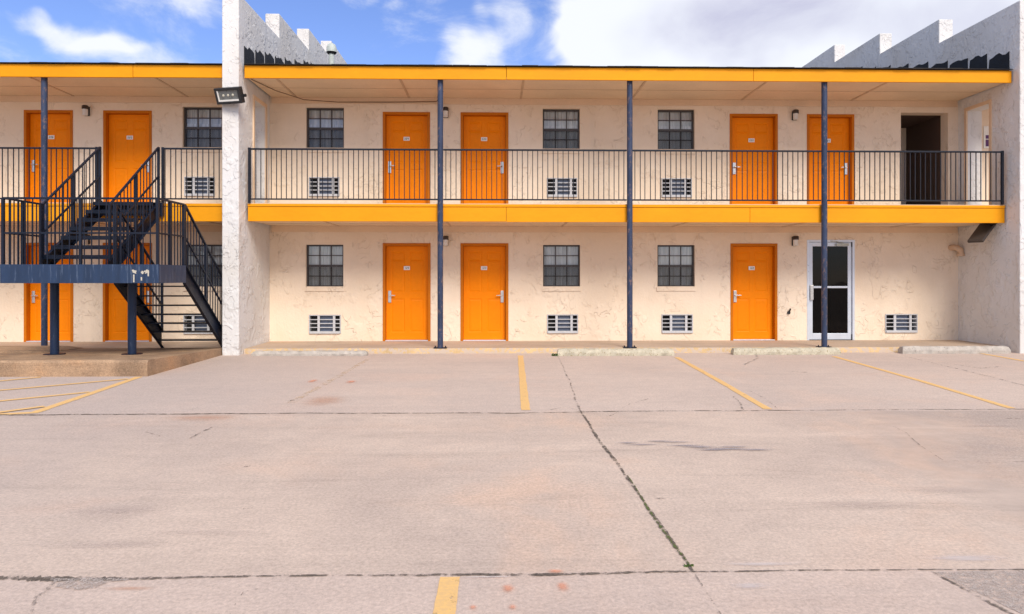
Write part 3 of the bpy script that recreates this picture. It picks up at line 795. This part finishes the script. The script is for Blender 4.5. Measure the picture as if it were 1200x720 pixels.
for u, v, lab in lamps:
    o = make_lamp() if pl is None else copy_tree(pl)
    if pl is None: pl = o
    o['label'] = lab; o.location = at(u, v, DW)

# ------------------------------------------------------------------ floodlights
p = at(267.5, 112.5, Y_FIN-.20)
t = empty('flood_light', p, 'black floodlight with three pale lamps on the front of the left white fire wall', 'floodlight', 'floodlights on the motel')
def tilted(m_, name, mat, parent, tilt, roll, piv, bevel=0):
    from mathutils import Matrix
    rot = Matrix.Rotation(roll, 3, 'Z') @ Matrix.Rotation(tilt, 3, 'X')
    m_.v = [tuple(Vector(piv) + rot @ Vector(v)) for v in m_.v]
    return m_.build(name, mat, parent, bevel)
tl, rl = R(22), R(-14)
m_ = MB(); w_, h_ = .265, .15
m_.box(-w_, w_, 0, .10, -h_, h_)
for i in range(7): m_.box(-w_+.04+i*.073, -w_+.052+i*.073, .1, .14, -h_+.02, h_-.02)
hs = tilted(m_, 'housing', M['black'], t, tl, rl, p, .012)
m_ = MB(); e = .05
m_.box(-w_, w_, -.025, -.001, h_-e, h_); m_.box(-w_, w_, -.025, -.001, -h_, -h_+e); m_.box(-w_, -w_+e, -.025, -.001, -h_+e, h_-e); m_.box(w_-e, w_, -.025, -.001, -h_+e, h_-e)
tilted(m_, 'bezel', M['black'], t, tl, rl, p, .008)
m_ = MB(); a, b = w_-e, h_-e
m_.box(-a, a, -.004, -.002, -b, b, 0); m_.box(-a, a, -.02, -.004, -b, -b+.03, 1); m_.box(-a, -a+.02, -.02, -.004, -b+.03, b, 1); 
tilted(m_, 'reflector', [M['reflector'], M['white']], t, tl, rl, p)
for i in (-1, 0, 1):
    m_ = MB(); m_.tube([(i*.10, -.004, .01), (i*.10, -.016, .01)], [.024, .016], 16); tilted(m_, 'bulb', M['led'], t, tl, rl, p)
m_ = MB(); m_.bar((p[0]+.02, p[1]+.10, p[2]+.02), (p[0]+.02, Y_FIN, p[2]+.06), .09, .05); m_.box(p[0]-.06, p[0]+.10, Y_FIN-.02, Y_FIN-.001, p[2]-.05, p[2]+.12)
m_.tube([(p[0]+.27, p[1]+.04, p[2]+.02), (p[0]+.32, p[1]+.03, p[2]+.02)], .03, 10)
m_.build('bracket', M['black'], t)

p = at(1151, 272, 14.25)
t = empty('flood_light', p, 'dark slim floodlight angled under the balcony at the right fire wall', 'floodlight', 'floodlights on the motel')
from mathutils import Matrix
rot = Matrix.Rotation(R(28), 3, 'Z') @ Matrix.Rotation(R(-38), 3, 'Y')
def rb(m_, name, mat, bev=0):
    m_.v = [tuple(Vector(p) + rot @ Vector(v)) for v in m_.v]; return m_.build(name, mat, t, bev)
m_ = MB(); m_.box(-.34, .30, -.15, .15, -.03, .03); rb(m_, 'housing', M['bronze'], .012)
m_ = MB(); m_.box(-.31, .27, -.12, .12, -.036, -.031); rb(m_, 'lens', M['reflector'])
m_ = MB(); m_.tube([(p[0]+.1, p[1], p[2]+.05), (p[0]+.2, p[1], Z_SLAB-.001)], .022, 10); m_.box(p[0]+.13, p[0]+.27, p[1]-.07, p[1]+.07, Z_SLAB-.02, Z_SLAB-.0135); m_.build('bracket', M['bronze'], t)

# ------------------------------------------------------------------ roof vent
X_, Y_, Z_ = at(388.5, 64, 18.9)
zb = 5.6 + (18.9-13.7)*SLOPE
t = empty('roof_vent', (X_, Y_, zb), 'weathered metal vent pipe with a domed cap on the roof by the left fire wall', 'roof vent')
zt = at(388.5, 51, 18.9)[2]; zc = at(388.5, 61.5, 18.9)[2]
m_ = MB(); m_.tube([(X_, Y_, zb-.1), (X_, Y_, zc+.02)], .075, 16); m_.build('pipe', M['vent'], t)
m_ = MB(); hh = zt-zc; m_.tube([(X_, Y_, zc), (X_, Y_, zc+hh*.55), (X_, Y_, zc+hh*.85), (X_, Y_, zt)], [.135, .13, .10, .03], 18); m_.build('cap', M['vent'], t)
m_ = MB(); m_.tube([(X_, Y_, zc-.05), (X_, Y_, zc-.001)], [.10, .14], 18); m_.build('collar', M['black'], t)

# ------------------------------------------------------------------ balcony railings
ZR0, ZR1 = 3.035, 4.035; Y_RAIL = 13.90
def railing(x0, x1, label, endpost=()):
    t = empty('balcony_railing', ((x0+x1)/2, Y_RAIL, Z_FLOOR), label, 'railing', 'black railing sections along the upper walkway')
    m_ = MB(); m_.box(x0, x1, Y_RAIL-.022, Y_RAIL+.022, ZR1-.032, ZR1); m_.build('top_rail', M['rail'], t, bevel=.004)
    m_ = MB(); m_.box(x0, x1, Y_RAIL-.016, Y_RAIL+.016, ZR0-.014, ZR0+.014); m_.build('bottom_rail', M['rail'], t, bevel=.003)
    n_ = max(2, round((x1-x0)/.1015)); sp = (x1-x0)/n_
    m_ = MB(); m_.box(x0+sp/2-.007, x0+sp/2+.007, Y_RAIL-.007, Y_RAIL+.007, ZR0+.0145, ZR1-.0325)
    b_ = m_.build('baluster', M['rail'], t)
    repeat(b_, [(sp*i+random.uniform(-.006,.006), 0, 0) for i in range(1, n_)])
    for x in endpost:
        m_ = MB(); m_.box(x-.022, x+.022, Y_RAIL-.0225, Y_RAIL+.0225, Z_FLOOR+.007, ZR1+.01); m_.build('end_post', M['rail'], t, bevel=.003)
railing(FIN_L1+.06, PX[0]-.057, 'black balcony railing section between the left white fire wall and the first blue post', (FIN_L1+.085,))
railing(PX[0]+.057, PX[1]-.057, 'black balcony railing section between the first and central blue posts')
railing(PX[1]+.057, PX[2]-.057, 'black balcony railing section between the central and the rightmost blue posts')
railing(PX[2]+.057, FIN_R0-.08, 'black balcony railing section in front of the dark passage beside the right fire wall', (FIN_R0-.105,))
SXL, SXM0, SXM1, SXR = ax(47, 12.12), ax(130, 12.12), ax(133.5, 12.12), ax(218, 12.12)
railing(SXM0+.03, FIN_L0-.02, 'short black balcony railing between the stair top and the left white fire wall', (SXM0+.04,))
railing(X0, PXL-.057, 'black balcony railing section running left from the blue post beside the stairs')
railing(PXL+.057, SXL-.02, 'black balcony railing section between the leftmost blue post and the stair top', (SXL-.045,))

# ------------------------------------------------------------------ staircase
YF, YB, YT, YL = 11.15, 12.12, 13.92, 13.82
ZLAND, ZBEAM = 1.70, 1.405
S = empty('metal_staircase', ((SXL+SXR)/2, YB, padz(YB)), 'dark blue steel staircase with a railed landing on round posts over the concrete pad', 'staircase')
m_ = MB()
m_.box(SXL, SXR, YF, YF+.012, ZBEAM, ZLAND); m_.box(SXL, SXR, YF+.012, YF+.07, ZLAND-.014, ZLAND-.001); m_.box(SXL, SXR, YF+.012, YF+.07, ZBEAM+.001, ZBEAM+.014)
m_.build('front_beam', M['beam'], S, bevel=.003)
for x in (SXL, SXR-.012):
    m_ = MB(); m_.box(x, x+.012, YF+.0125, YB, ZBEAM, ZLAND); m_.build('side_beam', M['beam'], S)
m_ = MB(); m_.box(SXL+.013, SXR-.013, YB-.012, YB, ZBEAM, ZLAND-.003); m_.build('rear_beam', M['stair'], S)
m_ = MB(); m_.box(SXL+.013, SXR-.013, YF+.071, YB-.013, ZLAND-.05, ZLAND-.006); m_.build('landing_deck', M['stair'], S)
m_ = MB()
for cx, cz, r in ((ax(157.5, YF), 1.59, .03), (ax(172, YF), 1.585, .028), (ax(167, YF), 1.57, .022)):
    vs = [(cx, YF-.003, cz)]; 
    for i in range(14):
        q = r*(1+random.uniform(-.45, .5)); vs.append((cx+q*1.2*math.cos(i*.449), YF-.003, cz+q*math.sin(i*.449)))
    m_.add(vs, [(0, i+1, (i+1)%14+1) for i in range(14)])
for (u, va, vb) in ((157, 322, 331), (166, 325, 329), (174, 317, 324)):
    x, _, za = at(u, va, YF); zb_ = at(u, vb, YF)[2]; m_.box(x-.012, x+.010, YF-.0045, YF-.0035, zb_, za)
m_.build('paint_splat', M['splat'], S)
for u in (64, 154.8):
    x = ax(u, 12.02); zb_ = padz(12.02)
    m_ = MB(); m_.tube([(x, 12.02, zb_), (x, 12.02, ZBEAM+.0)], .068, 20)
    o = m_.build('post', M['stairpost'], S)
    m_ = MB(); m_.tube([(x, 12.02, zb_-.003), (x, 12.02, zb_+.014)], .17, 8); m_.build('base_plate', M['stair'], o)
def lerp(a, b, t): return a+(b-a)*t
def stringer(x, ya, za, yb, zb, dep):
    """channel with its top edge from (ya, za) to (yb, zb)"""
    m_ = MB(); m_.prism_x([(ya, za), (yb, zb), (yb, max(zb-dep, .0)), (ya, za-dep)], x-.006, x+.006)
    sg = 1
    m_.prism_x([(ya, za), (yb, zb), (yb, zb-.014), (ya, za-.014)], x+.0065, x+.05); m_.prism_x([(ya, za-dep+.014), (yb, zb-dep+.014), (yb, zb-dep), (ya, za-dep)], x+.0065, x+.05)
    return m_.build('stringer', M['stair'], S)
ZP = padz(YL-.03)
# lower flight: from the landing down towards the wall
lo = dict(ya=YB+.0, za=ZLAND+.02, yb=YL, zb=ZP+.335, dep=.335)
stringer(SXM1, **lo); stringer(SXR-.05, **lo)
# upper flight
up = dict(ya=YB+.0, za=ZLAND+.10, yb=YT, zb=Z_FLOOR+.05, dep=.30)
stringer(SXL+.006, **up); stringer(SXM0-.05, **up)
n_ = 8
m_ = MB(); tw = .24; y, z = YB+.10, ZLAND-(ZLAND-ZP)/9
m_.box(SXM1+.007, SXR-.057, y, y+tw, z-.022, z); tr = m_.build('tread', M['stair'], S, bevel=.003)
repeat(tr, [(0, (YL-.22-(YB+.10))*i/7, -(ZLAND-ZP)/9*i) for i in range(1, 8)])
m_ = MB(); y, z = YB+.03, ZLAND+(Z_FLOOR-ZLAND)/7
m_.box(SXL+.013, SXM0-.057, y, y+tw, z-.024, z); m_.box(SXL+.013, SXM0-.057, y, y+.008, z-.07, z-.025); tr = m_.build('tread', M['stair'], S, bevel=.003)
repeat(tr, [(0, (YT-.26-(YB+.03))*i/6, (Z_FLOOR-ZLAND)/7*i) for i in range(1, 7)])
# header channel carrying the top of the upper flight
m_ = MB(); m_.box(SXL-.05, SXM0+.06, Y_SFASC-.08, Y_SFASC-.016, 2.70, 2.962); m_.build('header', M['stair'], S)

def stair_rail(name, x, pts, low, newels, sp=.115, mid=.475):
    """pts: top rail line of (x, y, z); low: function y or x -> z where balusters stand"""
    m_ = MB()
    for a, b in zip(pts[:-1], pts[1:]): m_.bar(a, b, .036, .030)
    o = m_.build('handrail', M['stair'], S)
    m_ = MB()
    for a, b in zip(pts[:-1], pts[1:]):
        m_.bar((a[0], a[1], lerp(low(*a), a[2], mid)), (b[0], b[1], lerp(low(*b), b[2], mid)), .026, .026)
    m_.build('mid_rail', M['stair'], o)
    for a, b in zip(pts[:-1], pts[1:]):
        L = math.hypot(b[0]-a[0], b[1]-a[1]); n_ = max(1, round(L/sp))
        for i in range(1, n_):
            q = [lerp(a[k_], b[k_], i/n_) for k_ in range(3)]
            m_ = MB(); zl = low(*q); m_.box(q[0]-.007, q[0]+.007, q[1]-.007, q[1]+.007, zl, q[2]-.018); m_.build('baluster', M['stair'], o)
    for q in newels:
        m_ = MB(); zl = low(*q); m_.box(q[0]-.020, q[0]+.020, q[1]-.020, q[1]+.020, zl, q[2]+.005); m_.build('newel', M['stair'], o)
    return o
ZT = 2.74
flat = lambda x, y, z: ZLAND
stair_rail('front', 0, [(SXL+.03, YF+.03, ZT), (SXR-.03, YF+.03, ZT)], flat, [(SXL+.03, YF+.03, ZT), (SXR-.03, YF+.03, ZT), (lerp(SXL, SXR, .5), YF+.03, ZT)])
stair_rail('side', 0, [(SXL+.03, YF+.06, ZT), (SXL+.03, YB-.03, ZT)], flat, [(SXL+.03, lerp(YF, YB, .5), ZT), (SXL+.03, YB-.03, ZT)])
stair_rail('side', 0, [(SXR-.03, YF+.06, ZT), (SXR-.03, YB-.03, ZT)], flat, [(SXR-.03, lerp(YF, YB, .45), ZT), (SXR-.03, YB-.03, ZT)])
def lowline(d): return lambda x, y, z: lerp(d['za'], d['zb'], max(0, min(1, (y-d['ya'])/(d['yb']-d['ya']))))
for x in (SXM1+.02, SXR-.03):
    stair_rail('lower', 0, [(x, YB+.02, ZT), (x, YL-.02, ZP+.335+1.03)], lowline(lo), [(x, YB+.02, ZT), (x, lerp(YB, YL, .52), lerp(ZT, ZP+1.365, .52)), (x, YL-.02, ZP+1.365)])
for x in (SXL+.03, SXM0-.03):
    stair_rail('upper', 0, [(x, YB+.02, ZT), (x, YT-.05, ZR1)], lowline(up), [(x, YB+.02, ZT), (x, lerp(YB, YT, .5), lerp(ZT, ZR1, .5)), (x, YT-.05, ZR1)])

# ------------------------------------------------------------------ wheel stops
def wheel_stop(u0, u1, v0, v1, yc, h, mat, label):
    a = at(u0, 414, yc)[0]; b = at(u1, 414, yc)[0]
    m_ = MB(); n_ = 34; d = .085; prof = [(-d, 0), (-d, h*.45), (-d*.62, h*.93), (-d*.45, h), (d*.45, h), (d*.62, h*.93), (d, h*.45), (d, 0)]
    vs = []
    for i in range(n_+1):
        x = lerp(a, b, i/n_)
        for (py, pz) in prof:
            j = mnoise.noise(Vector((x*6, py*20, pz*20)))*.012 + random.uniform(-.004, .004)
            e = (.018 if i in (0, n_) and pz > h*.8 else 0)
            vs.append((x+(e if i == 0 else -e), yc+py+j, max(0, pz+(j if pz > 0 else 0)-e*.6)))
    k_ = len(prof); fs = [(i*k_+j, (i+1)*k_+j, (i+1)*k_+j+1, i*k_+j+1) for i in range(n_) for j in range(k_-1)]
    fs += [tuple(range(k_-1, -1, -1)), tuple(n_*k_+j for j in range(k_))]
    m_.add(vs, fs)
    o = m_.build('wheel_stop', mat, None)
    cx = (a+b)/2
    o.data.transform(Matrix.Translation((-cx, -yc, 0))); o.location = (cx, yc, .001)
    return tag(o, label, 'wheel stop', 'concrete wheel stops along the kerb')
wheel_stop(296, 431, 0, 0, 13.52, .085, M['stopgrey'], 'low worn concrete wheel stop nearest the left white fire wall')
wheel_stop(653, 789, 0, 0, 13.38, .13, M['stop'], 'mottled cream concrete wheel stop in front of the central blue post')
wheel_stop(858, 983, 0, 0, 13.5, .13, M['stop'], 'cream speckled concrete wheel stop in front of the glass door')
wheel_stop(1055, 1181, 0, 0, 13.62, .14, M['stopgrey'], 'grey concrete wheel stop nearest the right fire wall')

# ------------------------------------------------------------------ weeds
def weed(u, v, r, h, label, n_=46, Y=None):
    c = Vector(gr(u, v)); m_ = MB()
    for i in range(n_):
        a = random.uniform(0, 6.283); rr = r*math.sqrt(random.random()); bx, by = c.x+rr*math.cos(a)*1.3, c.y+rr*math.sin(a)*.5
        hh = h*random.uniform(.45, 1.1); t = random.uniform(0, 6.283); lx, ly = math.cos(t)*hh*.6, math.sin(t)*hh*.5
        wx, wy = -math.sin(t)*.008, math.cos(t)*.008
        m_.add([(bx-wx, by-wy, 0), (bx+wx, by+wy, 0), (bx+lx*.5+wx, by+ly*.5+wy, hh*.7), (bx+lx*.5-wx, by+ly*.5-wy, hh*.7), (bx+lx, by+ly, hh*.9)], [(0,1,2,3), (3,2,4)])
    o = m_.build('weed', M['grass'])
    o.data.transform(Matrix.Translation((-c.x, -c.y, 0))); o.location = (c.x, c.y, 0)
    return tag(o, label, 'weed', 'weeds sprouting from the pavement joints')
weed(271, 415.5, .09, .06, 'small green weed at the foot of the left white fire wall')
weed(197, 431, .08, .07, 'green weed growing against the side of the concrete pad near its front corner')
weed(149, 440.5, .06, .05, 'small weed at the front of the concrete pad nearest its corner')
weed(94, 441, .06, .05, 'small weed against the front of the concrete pad, second from its corner')
weed(78, 441, .05, .04, 'tiny weed against the front of the concrete pad, furthest from its corner')
weed(600, 413.5, .10, .06, 'green weed at the kerb just left of the middle parking stripe')
weed(651, 417.5, .06, .06, 'yellow green weed at the left end of the central wheel stop')
weed(806, 664, .018, .018, 'tiny tuft of weed at the crossing of the two slab joints', 14)

# ------------------------------------------------------------------ world: blue sky with drifting clouds
wd = bpy.data.worlds.new('World'); sc.world = wd; wd.use_nodes = True
wd.cycles.sampling_method = 'MANUAL'; wd.cycles.sample_map_resolution = 256
nt = wd.node_tree; nt.nodes.clear(); n = N(nt)
SUN_EL, SUN_AZ = R(41), R(160)     # azimuth clockwise from +Y
sky = n.node('ShaderNodeTexSky', sky_type='NISHITA', sun_disc=False, sun_elevation=SUN_EL, sun_rotation=SUN_AZ)
sky.air_density = 1.0; sky.dust_density = .3; sky.ozone_density = 2.0
hs = n.node('ShaderNodeHueSaturation'); hs.inputs['Saturation'].default_value = 1.0; n.put(hs.inputs['Color'], n.mix(1.0, sky.outputs[0], (.88,.92,1.25,1), 'MULTIPLY'))
d = n.node('ShaderNodeTexCoord').outputs['Generated']
sep = n.node('ShaderNodeSeparateXYZ'); n.put(sep.inputs[0], d)
azi = n.math('ARCTAN2', sep.outputs[0], sep.outputs[1]); ele = n.math('ARCSINE', sep.outputs[2])
cmb = n.node('ShaderNodeCombineXYZ'); n.put(cmb.inputs[0], azi); n.put(cmb.inputs[1], ele)
ae = cmb.outputs[0]
warp = n.vmath('SCALE', n.vmath('SUBTRACT', n.noise(d, 14, 2, .6, out=1), (.5,.5,.5))); warp.node.inputs['Scale'].default_value = .10
aew = n.vmath('ADD', ae, n.vmath('MULTIPLY', warp, (1.0, .6, 0)))
def AE(u, v):
    r_ = ray(u, v); return math.atan2(r_[0], r_[1]), math.asin(r_[2]/math.sqrt(r_[0]**2+r_[1]**2+r_[2]**2))
def blob(u, v, du, dv, amp, src=None):
    a0, e0 = AE(u, v); a1, _ = AE(u+du, v); _, e1 = AE(u, v-dv)
    q = n.vmath('SUBTRACT', src or aew, (a0, e0, 0)); q = n.vmath('DIVIDE', q, (abs(a1-a0), abs(e1-e0), 1))
    return n.math('MULTIPLY', n.step(n.vmath('LENGTH', q, out=1), 1.35, .25), amp)
cov = None
for b_ in ((150,66,75,22,.75),(100,46,70,18,.60),(45,30,50,14,.50),(15,60,40,20,.25),(240,12,30,24,.55),(430,5,32,16,.45),(545,62,42,32,.80),(592,18,30,40,.50),(800,60,150,110,1.5),(1000,30,200,90,1.5),(1150,20,170,120,1.3),(700,30,60,60,.9)):
    x = blob(*b_); cov = x if cov is None else n.math('ADD', cov, x)
# broken cloud over the rest of the dome
rest = n.math('ADD', n.step(n.math('ABSOLUTE', azi), .75, 1.1), n.step(ele, .50, .75), clamp=True)
fb = n.noise(n.scale(d, (1, 1, 1.9)), 6.5, 7, .66, .5)
fb2 = n.noise(n.scale(d, (1, 1, 1.5)), 1.8, 2, .6)
cov = n.math('ADD', cov, .07)
cov = n.math('ADD', cov, n.math('MULTIPLY', rest, n.rng(fb2, .40, .60, .1, 1.0)))
dens = n.math('ADD', cov, n.math('MULTIPLY', n.math('SUBTRACT', fb, .5), 1.9))
alpha = n.math('MULTIPLY', n.step(dens, .05, 1.05), .97)
grey = n.math('ADD', blob(900,22,170,48,.85), blob(1120,30,120,40,.5), clamp=True)
grey = n.math('MULTIPLY', grey, n.rng(fb, .35, .65, .6, 1.0), clamp=True)
CLOUD_W, CLOUD_G = (.93,.96,1.03), (.52,.52,.70)
ccol = n.mix(grey, c4(CLOUD_W), c4(CLOUD_G))
thin = n.step(dens, .5, 1.0)
SKY_S = .066
bg1 = n.node('ShaderNodeBackground'); n.put(bg1.inputs[0], hs.outputs[0]); bg1.inputs[1].default_value = SKY_S
bg2 = n.node('ShaderNodeBackground'); n.put(bg2.inputs[0], ccol); bg2.inputs[1].default_value = .455
mx = n.node('ShaderNodeMixShader'); n.put(mx.inputs[0], alpha); nt.links.new(bg1.outputs[0], mx.inputs[1]); nt.links.new(bg2.outputs[0], mx.inputs[2])
wo = n.node('ShaderNodeOutputWorld'); nt.links.new(mx.outputs[0], wo.inputs[0])

sun = bpy.data.lights.new('sun', 'SUN'); sun.energy = 1.5; sun.angle = R(26); sun.color = (1.0, .93, .83)
so = bpy.data.objects.new('sun', sun); COL.objects.link(so)
sd = Vector((math.sin(SUN_AZ)*math.cos(SUN_EL), math.cos(SUN_AZ)*math.cos(SUN_EL), math.sin(SUN_EL)))
so.rotation_euler = (-sd).to_track_quat('-Z', 'Y').to_euler()

# ------------------------------------------------------------------ camera and view
cam = bpy.data.cameras.new('camera'); cam.sensor_width = 36; cam.lens = F/1200*36; cam.shift_y = -(360-HV)/1200
cam.clip_end = 2000; cam.clip_start = .05
co = bpy.data.objects.new('camera', cam); COL.objects.link(co); co.location = (0, 0, EYE); co.rotation_euler = (R(90), 0, -YAW)
sc.camera = co
sc.view_settings.view_transform = 'Standard'; sc.view_settings.look = 'None'; sc.view_settings.gamma = 1
sc.view_settings.exposure = 1.2
sc.cycles.max_bounces = 6; sc.cycles.diffuse_bounces = 4; sc.cycles.transparent_max_bounces = 12
